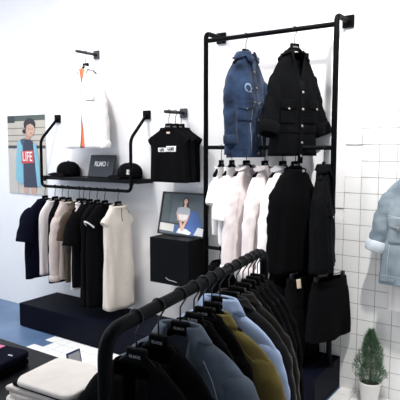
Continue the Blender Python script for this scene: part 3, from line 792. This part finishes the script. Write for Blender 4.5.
for i, (s, lab, k, hl) in enumerate(fg):
    p = FP0+(FP1-FP0)*s; rot = rotF+random.uniform(-5, 5); loc = tuple(p)
    put_hanger(loc, rot, .0185, 'black lettered hanger holding the '+hl, GF)
    a = dict(seed=140+i, z0={'jk': -.112, 'bk': -.115, 'ol': -.148, 'sk': -.12}.get(k, -.122))
    if k == 'jb':
        g = Garment('jacket', lab, 'jacket', None, loc, rot, M['black'], 'jacket', .66, 1.0, .55, .006, gap=lambda z: .06*max(0, 1+z/.3), **a); g.body(); g.arms_down(.52, .066, .05, flat=.6)
        g.patch('lapel', .055, .02, -.03, -.28, off=.006); g.patch('lapel', -.055, -.02, -.03, -.28, off=.006)
    elif k == 'den':
        g = Garment('denim_jacket', lab, 'jacket', None, loc, rot, M['slate'], 'jacket', .64, 1.22, .6, .008, gap=lambda z: .045*max(0, 1+z/.2), **a); g.body()
        g.collar(fall=.05, point=.06, open_=.06, spread=.25); g.arms_down(.52, .074, .055, flat=.62, cuff=.05, wr=.04)
        for sd in (-1, 1):
            g.seam([(.09*sd, -.06), (.12*sd, -.12), (.15*sd, -.2), (.18*sd, -.22)], r=.0014); g.seam([(.03*sd, -.235), (.1*sd, -.23), (.19*sd, -.225)], r=.0014); g.patch('pocket_flap', .05*sd, .14*sd, -.24, -.285, off=.008, tip=.015)
    elif k in ('jk', 'bk'):
        g = Garment('jacket', lab, 'jacket', None, loc, rot, M['black2'] if i % 2 else M['black'], 'shirt', .62, .86, .42, .004, **a); g.body(); g.arms_down(.5, .058, .045, flat=.45); g.crew(r=.006)
    elif k == 'ol':
        g = Garment('shirt', lab, 'shirt', None, loc, rot, M['olive'], 'shirt', .68, 1.27, .55, .006, gap=lambda z: .03*max(0, 1+z/.15), **a); g.body(); g.collar(open_=.04, spread=.2, point=.05); g.arms_down(.56, .066, .045, flat=.55, cuff=.05)
        for sd in (-1, 1): g.patch('chest_pocket', .05*sd, .14*sd, -.2, -.3, off=.006); g.seam([(.1*sd, -.055), (.15*sd, -.1), (.2*sd, -.13)], M['olive'], .0016)
    elif k == 'sk':
        g = Garment('shirt', lab, 'shirt', None, loc, rot, M['sky'], 'shirt', .70, 1.24, .5, .005, gap=lambda z: .02*max(0, 1+z/.15), **a); g.body(); g.collar(open_=.03, stand=.036, point=.055, fall=.05, spread=.2); g.arms_down(.58, .064, .045, flat=.5, cuff=.05)
    else:
        g = Garment('jacket', lab, 'jacket', None, loc, rot, M['char' if k == 'ch' else 'brown'], 'jacket', .68, 1.14, .48, .005, gap=lambda z: .05*max(0, 1+z/.3), **a); g.body(); g.arms_down(.55, .066, .05, flat=.5)
        g.collar(open_=.05, spread=.1, stand=.02, point=.02)

# ------------------------------------------------------------------ table with folded clothes
TZ = .70
t = thing('display_table', 'black display table with folded clothes in the lower left corner', 'table', (0, 0, 0))
tx0, tx1, ty0, ty1 = -2.75, -1.25, -2.62, -1.865
b = MB(); b.box((tx0, ty0, TZ-.035), (tx1, ty1, TZ)); b.build('tabletop', M['table'], t, bevel=.004)
b = MB(); b.box((tx0+.05, ty0+.05, TZ-.1), (tx1-.05, ty1-.05, TZ-.035)); b.build('apron', M['table'], t)
for x in (tx0+.04, tx1-.09):
    for y in (ty0+.04, ty1-.09):
        b = MB(); b.box((x, y, .0055), (x+.05, y+.05, TZ-.035)); b.build('leg', M['table'], t, bevel=.003)

def folded(label, cat, name, loc, rot, w, d, h, m, seed, fold=True, group=None):
    t = thing(name, label, cat, loc, rot, group); r = random.Random(seed)
    V = []; F = []; na, nr = 40, 12
    ph = [r.uniform(0, 6) for _ in range(5)]
    for j in range(nr+1):
        q = PI*j/nr; zz = h/2-h/2*math.cos(q); inset = (1-math.sin(q)**.5)*.012
        for k in range(na):
            a = 2*PI*k/na; e = .2
            x = (w/2-inset)*math.copysign(abs(math.cos(a))**e, math.cos(a)); y = (d/2-inset)*math.copysign(abs(math.sin(a))**e, math.sin(a))
            x += .006*math.sin(3*a+ph[0]); y += .006*math.sin(2*a+ph[1])
            V.append((x, y, zz))
    for j in range(nr):
        for k in range(na): p = j*na+k; n = j*na+(k+1) % na; F.append([p, n, n+na, p+na])
    F.append(list(range(na))[::-1])
    # top filled with a fine grid of rings
    n0 = nr*na; rings = 8
    for i in range(1, rings+1):
        f = 1-i/rings
        for k in range(na):
            v = V[n0+k]; x, y = v[0]*f, v[1]*f
            V.append((x, y, h+.004*math.sin(18*x+ph[2]+9*y)*(1-f)*1.0))
    for i in range(rings):
        a0 = n0 if i == 0 else len(V)-rings*na+(i-1)*na
        b0 = len(V)-rings*na+i*na
        for k in range(na): F.append([a0+k, a0+(k+1) % na, b0+(k+1) % na, b0+k])
    mesh('fabric', V, F, m, t)
    if not fold: return t
    b = MB()
    b.tube([(-w/2+.012, -d*.18, h+.001), (0, -d*.2, h+.003), (w/2-.012, -d*.18, h+.001)], .0018, 6); b.build('fold_edge', m, t, smooth=True)
    return t
z = TZ; px, py = -1.40, -2.10
for i, (h, lab, m, dx, dy, rr) in enumerate((
    (.020, 'cream folded shirt at the bottom of the stack on the table', M['cream'], 0, -.008, 6), (.018, 'second cream folded shirt from the bottom of the stack', M['cream'], .006, .004, 3), (.018, 'third cream folded shirt from the bottom, just under the black top', M['cream'], -.002, 0, 5),
    (.009, 'thin black folded top between the cream shirts', M['black'], .024, .002, 4), (.018, 'cream folded shirt on top of the stack on the table', M['cream'], .036, .002, 5))):
    folded(lab, 'folded clothes', 'cream_shirt' if m == M['cream'] else 'black_top', (px+dx, py+dy, z+.0005), rr, .25, .235, h, m, 200+i, group='folded cream stack', fold=False); z += h+.0008
z = TZ
for i, (h, lab) in enumerate(((.026, 'black folded top at the bottom of the stack by the left edge'), (.026, 'black folded top with a pink label on the left stack'))):
    q = folded(lab, 'folded clothes', 'black_top', (-1.85, -2.135, z+.0005), 4+i*3, .33, .30, h, M['navy' if i else 'black'], 220+i, group='folded black stack'); z += h+.001
    if i:
        b = MB(); b.box((.0, .10, h+.001), (.045, .128, h+.004)); b.build('pink_label', M['pink'], q)
        b = MB(); b.box((.125, .066, h+.001), (.145, .071, h+.0035)); b.build('white_label', M['paper'], q)
t = thing('price_card', 'small blue-edged price card standing by the cream stack', 'sign', (-1.53, -1.90, TZ+.0005), 92)
tl = Matrix.Rotation(R(-12), 4, 'X')
b = MB(); b.box((-.035, -.002, 0), (.035, .002, .065), tl); b.build('frame', M['bluecard'], t, bevel=.001)
b = MB(); b.box((-.029, -.0028, .007), (.029, -.0018, .058), tl); b.box((-.029, .0018, .007), (.029, .0028, .058), tl); b.build('card', M['paper'], t)
b = MB(); b.box((-.028, -.006, 0), (.028, .03, .004)); b.build('stand', M['bluecard'], t)

# ------------------------------------------------------------------ potted conifer
t = thing('potted_conifer', 'small bushy conifer in a white pot on the tiled floor', 'plant', (-.935, -.105, .0052))
b = MB(); b.lathe([(.046, 0), (.049, .003), (.064, .118), (.069, .12), (.069, .13), (.063, .13), (.061, .122), (.056, .11)], seg=36); b.build('pot', M['pot'], t, smooth=True)
b = MB(); b.lathe([(.058, .112), (.05, .116), (.02, .119)], seg=24); b.build('soil', M['soil'], t, smooth=True)
b = MB(); b.tube([(0, 0, .11), (.003, 0, .2), (0, .002, .36)], [.008, .006, .003], 8); b.build('stem', M['bark'], t, smooth=True)
V = []; F = []; rnd = random.Random(5)
for k in range(3400):
    f = rnd.random()**.8
    z = .125+.315*f
    prof = (.088*math.sin(min(1, (f+.10)/.32)*PI/2))*(1-max(0, (f-.2)/.8))**.75+.004
    a = rnd.uniform(0, 2*PI); rr = prof*(.35+.65*rnd.random()**.5)*(1+.22*math.sin(3*a+11*f))
    p = Vector((rr*math.cos(a), rr*math.sin(a), z))
    d = Vector((math.cos(a)*.6+rnd.uniform(-.35, .35), math.sin(a)*.6+rnd.uniform(-.35, .35), .9+rnd.uniform(-.3, .4))).normalized()
    l = rnd.uniform(.014, .03); w = rnd.uniform(.0012, .0022)
    u = d.orthogonal().normalized(); u = Matrix.Rotation(rnd.uniform(0, 6.28), 3, d) @ u; v = d.cross(u)
    n = len(V)
    V += [p+u*w, p-u*w*.5+v*w, p-u*w*.5-v*w, p+d*l]
    F += [[n, n+1, n+3], [n+1, n+2, n+3], [n+2, n, n+3]]
mesh('foliage', V, F, M['leaf'], t, smooth=False)

# ------------------------------------------------------------------ light
def area(name, loc, rot, sx, sy, power, col):
    l = bpy.data.lights.new(name, 'AREA'); l.shape = 'RECTANGLE'; l.size = sx; l.size_y = sy; l.energy = power; l.color = col
    o = bpy.data.objects.new(name, l); o.location = loc; o.rotation_euler = rot; C.objects.link(o); return o
def spot(name, loc, target, power, col, ang=95, blend=.8, size=.06):
    l = bpy.data.lights.new(name, 'SPOT'); l.energy = power; l.color = col; l.spot_size = R(ang); l.spot_blend = blend; l.shadow_soft_size = size
    o = bpy.data.objects.new(name, l); o.location = loc; o.rotation_euler = (Vector(target)-Vector(loc)).to_track_quat('-Z', 'Y').to_euler(); C.objects.link(o); return o
area('window_daylight', (XL+.03, (WY0+WY1)/2, 1.5), (0, R(-90), 0), 2.3, 3.6, 60, (.86, .93, 1.0))
area('ceiling_fill', (-3.6, -1.9, CEIL-.02), (0, 0, 0), 2.8, 1.6, 85, (1.0, .985, .97))  # unseen soft fill added under the ceiling to brighten the room
spot('track_spot_shelf', (-3.0, -.95, 3.2), (-3.0, 0, 1.7), 92, (1.0, .97, .94), 100)
spot('track_spot_rack', (-1.5, -.72, 3.2), (-1.35, 0, 1.5), 58, (1.0, .97, .94), 100)
spot('track_spot_plant', (-.5, -1.3, 3.2), (-.8, 0, .5), 300, (1.0, .98, .95), 95)
W = bpy.data.worlds.new('daylight'); bpy.context.scene.world = W; W.use_nodes = True
bgn = W.node_tree.nodes['Background']; bgn.inputs['Color'].default_value = (.55, .72, 1, 1); bgn.inputs['Strength'].default_value = .8

# ------------------------------------------------------------------ camera
cd = bpy.data.cameras.new('camera'); cd.sensor_width = 36; cd.lens = 36*540/400; cd.clip_start = .05
co = bpy.data.objects.new('camera', cd); C.objects.link(co)
co.location = (0, -3.2804, 1.55); co.rotation_euler = (R(90-5.7106), 0, R(34.5211))
sc = bpy.context.scene; sc.camera = co
sc.view_settings.view_transform = 'Standard'; sc.view_settings.look = 'None'; sc.view_settings.gamma = 1; sc.view_settings.use_curve_mapping = False
sc.view_settings.exposure = 0.0
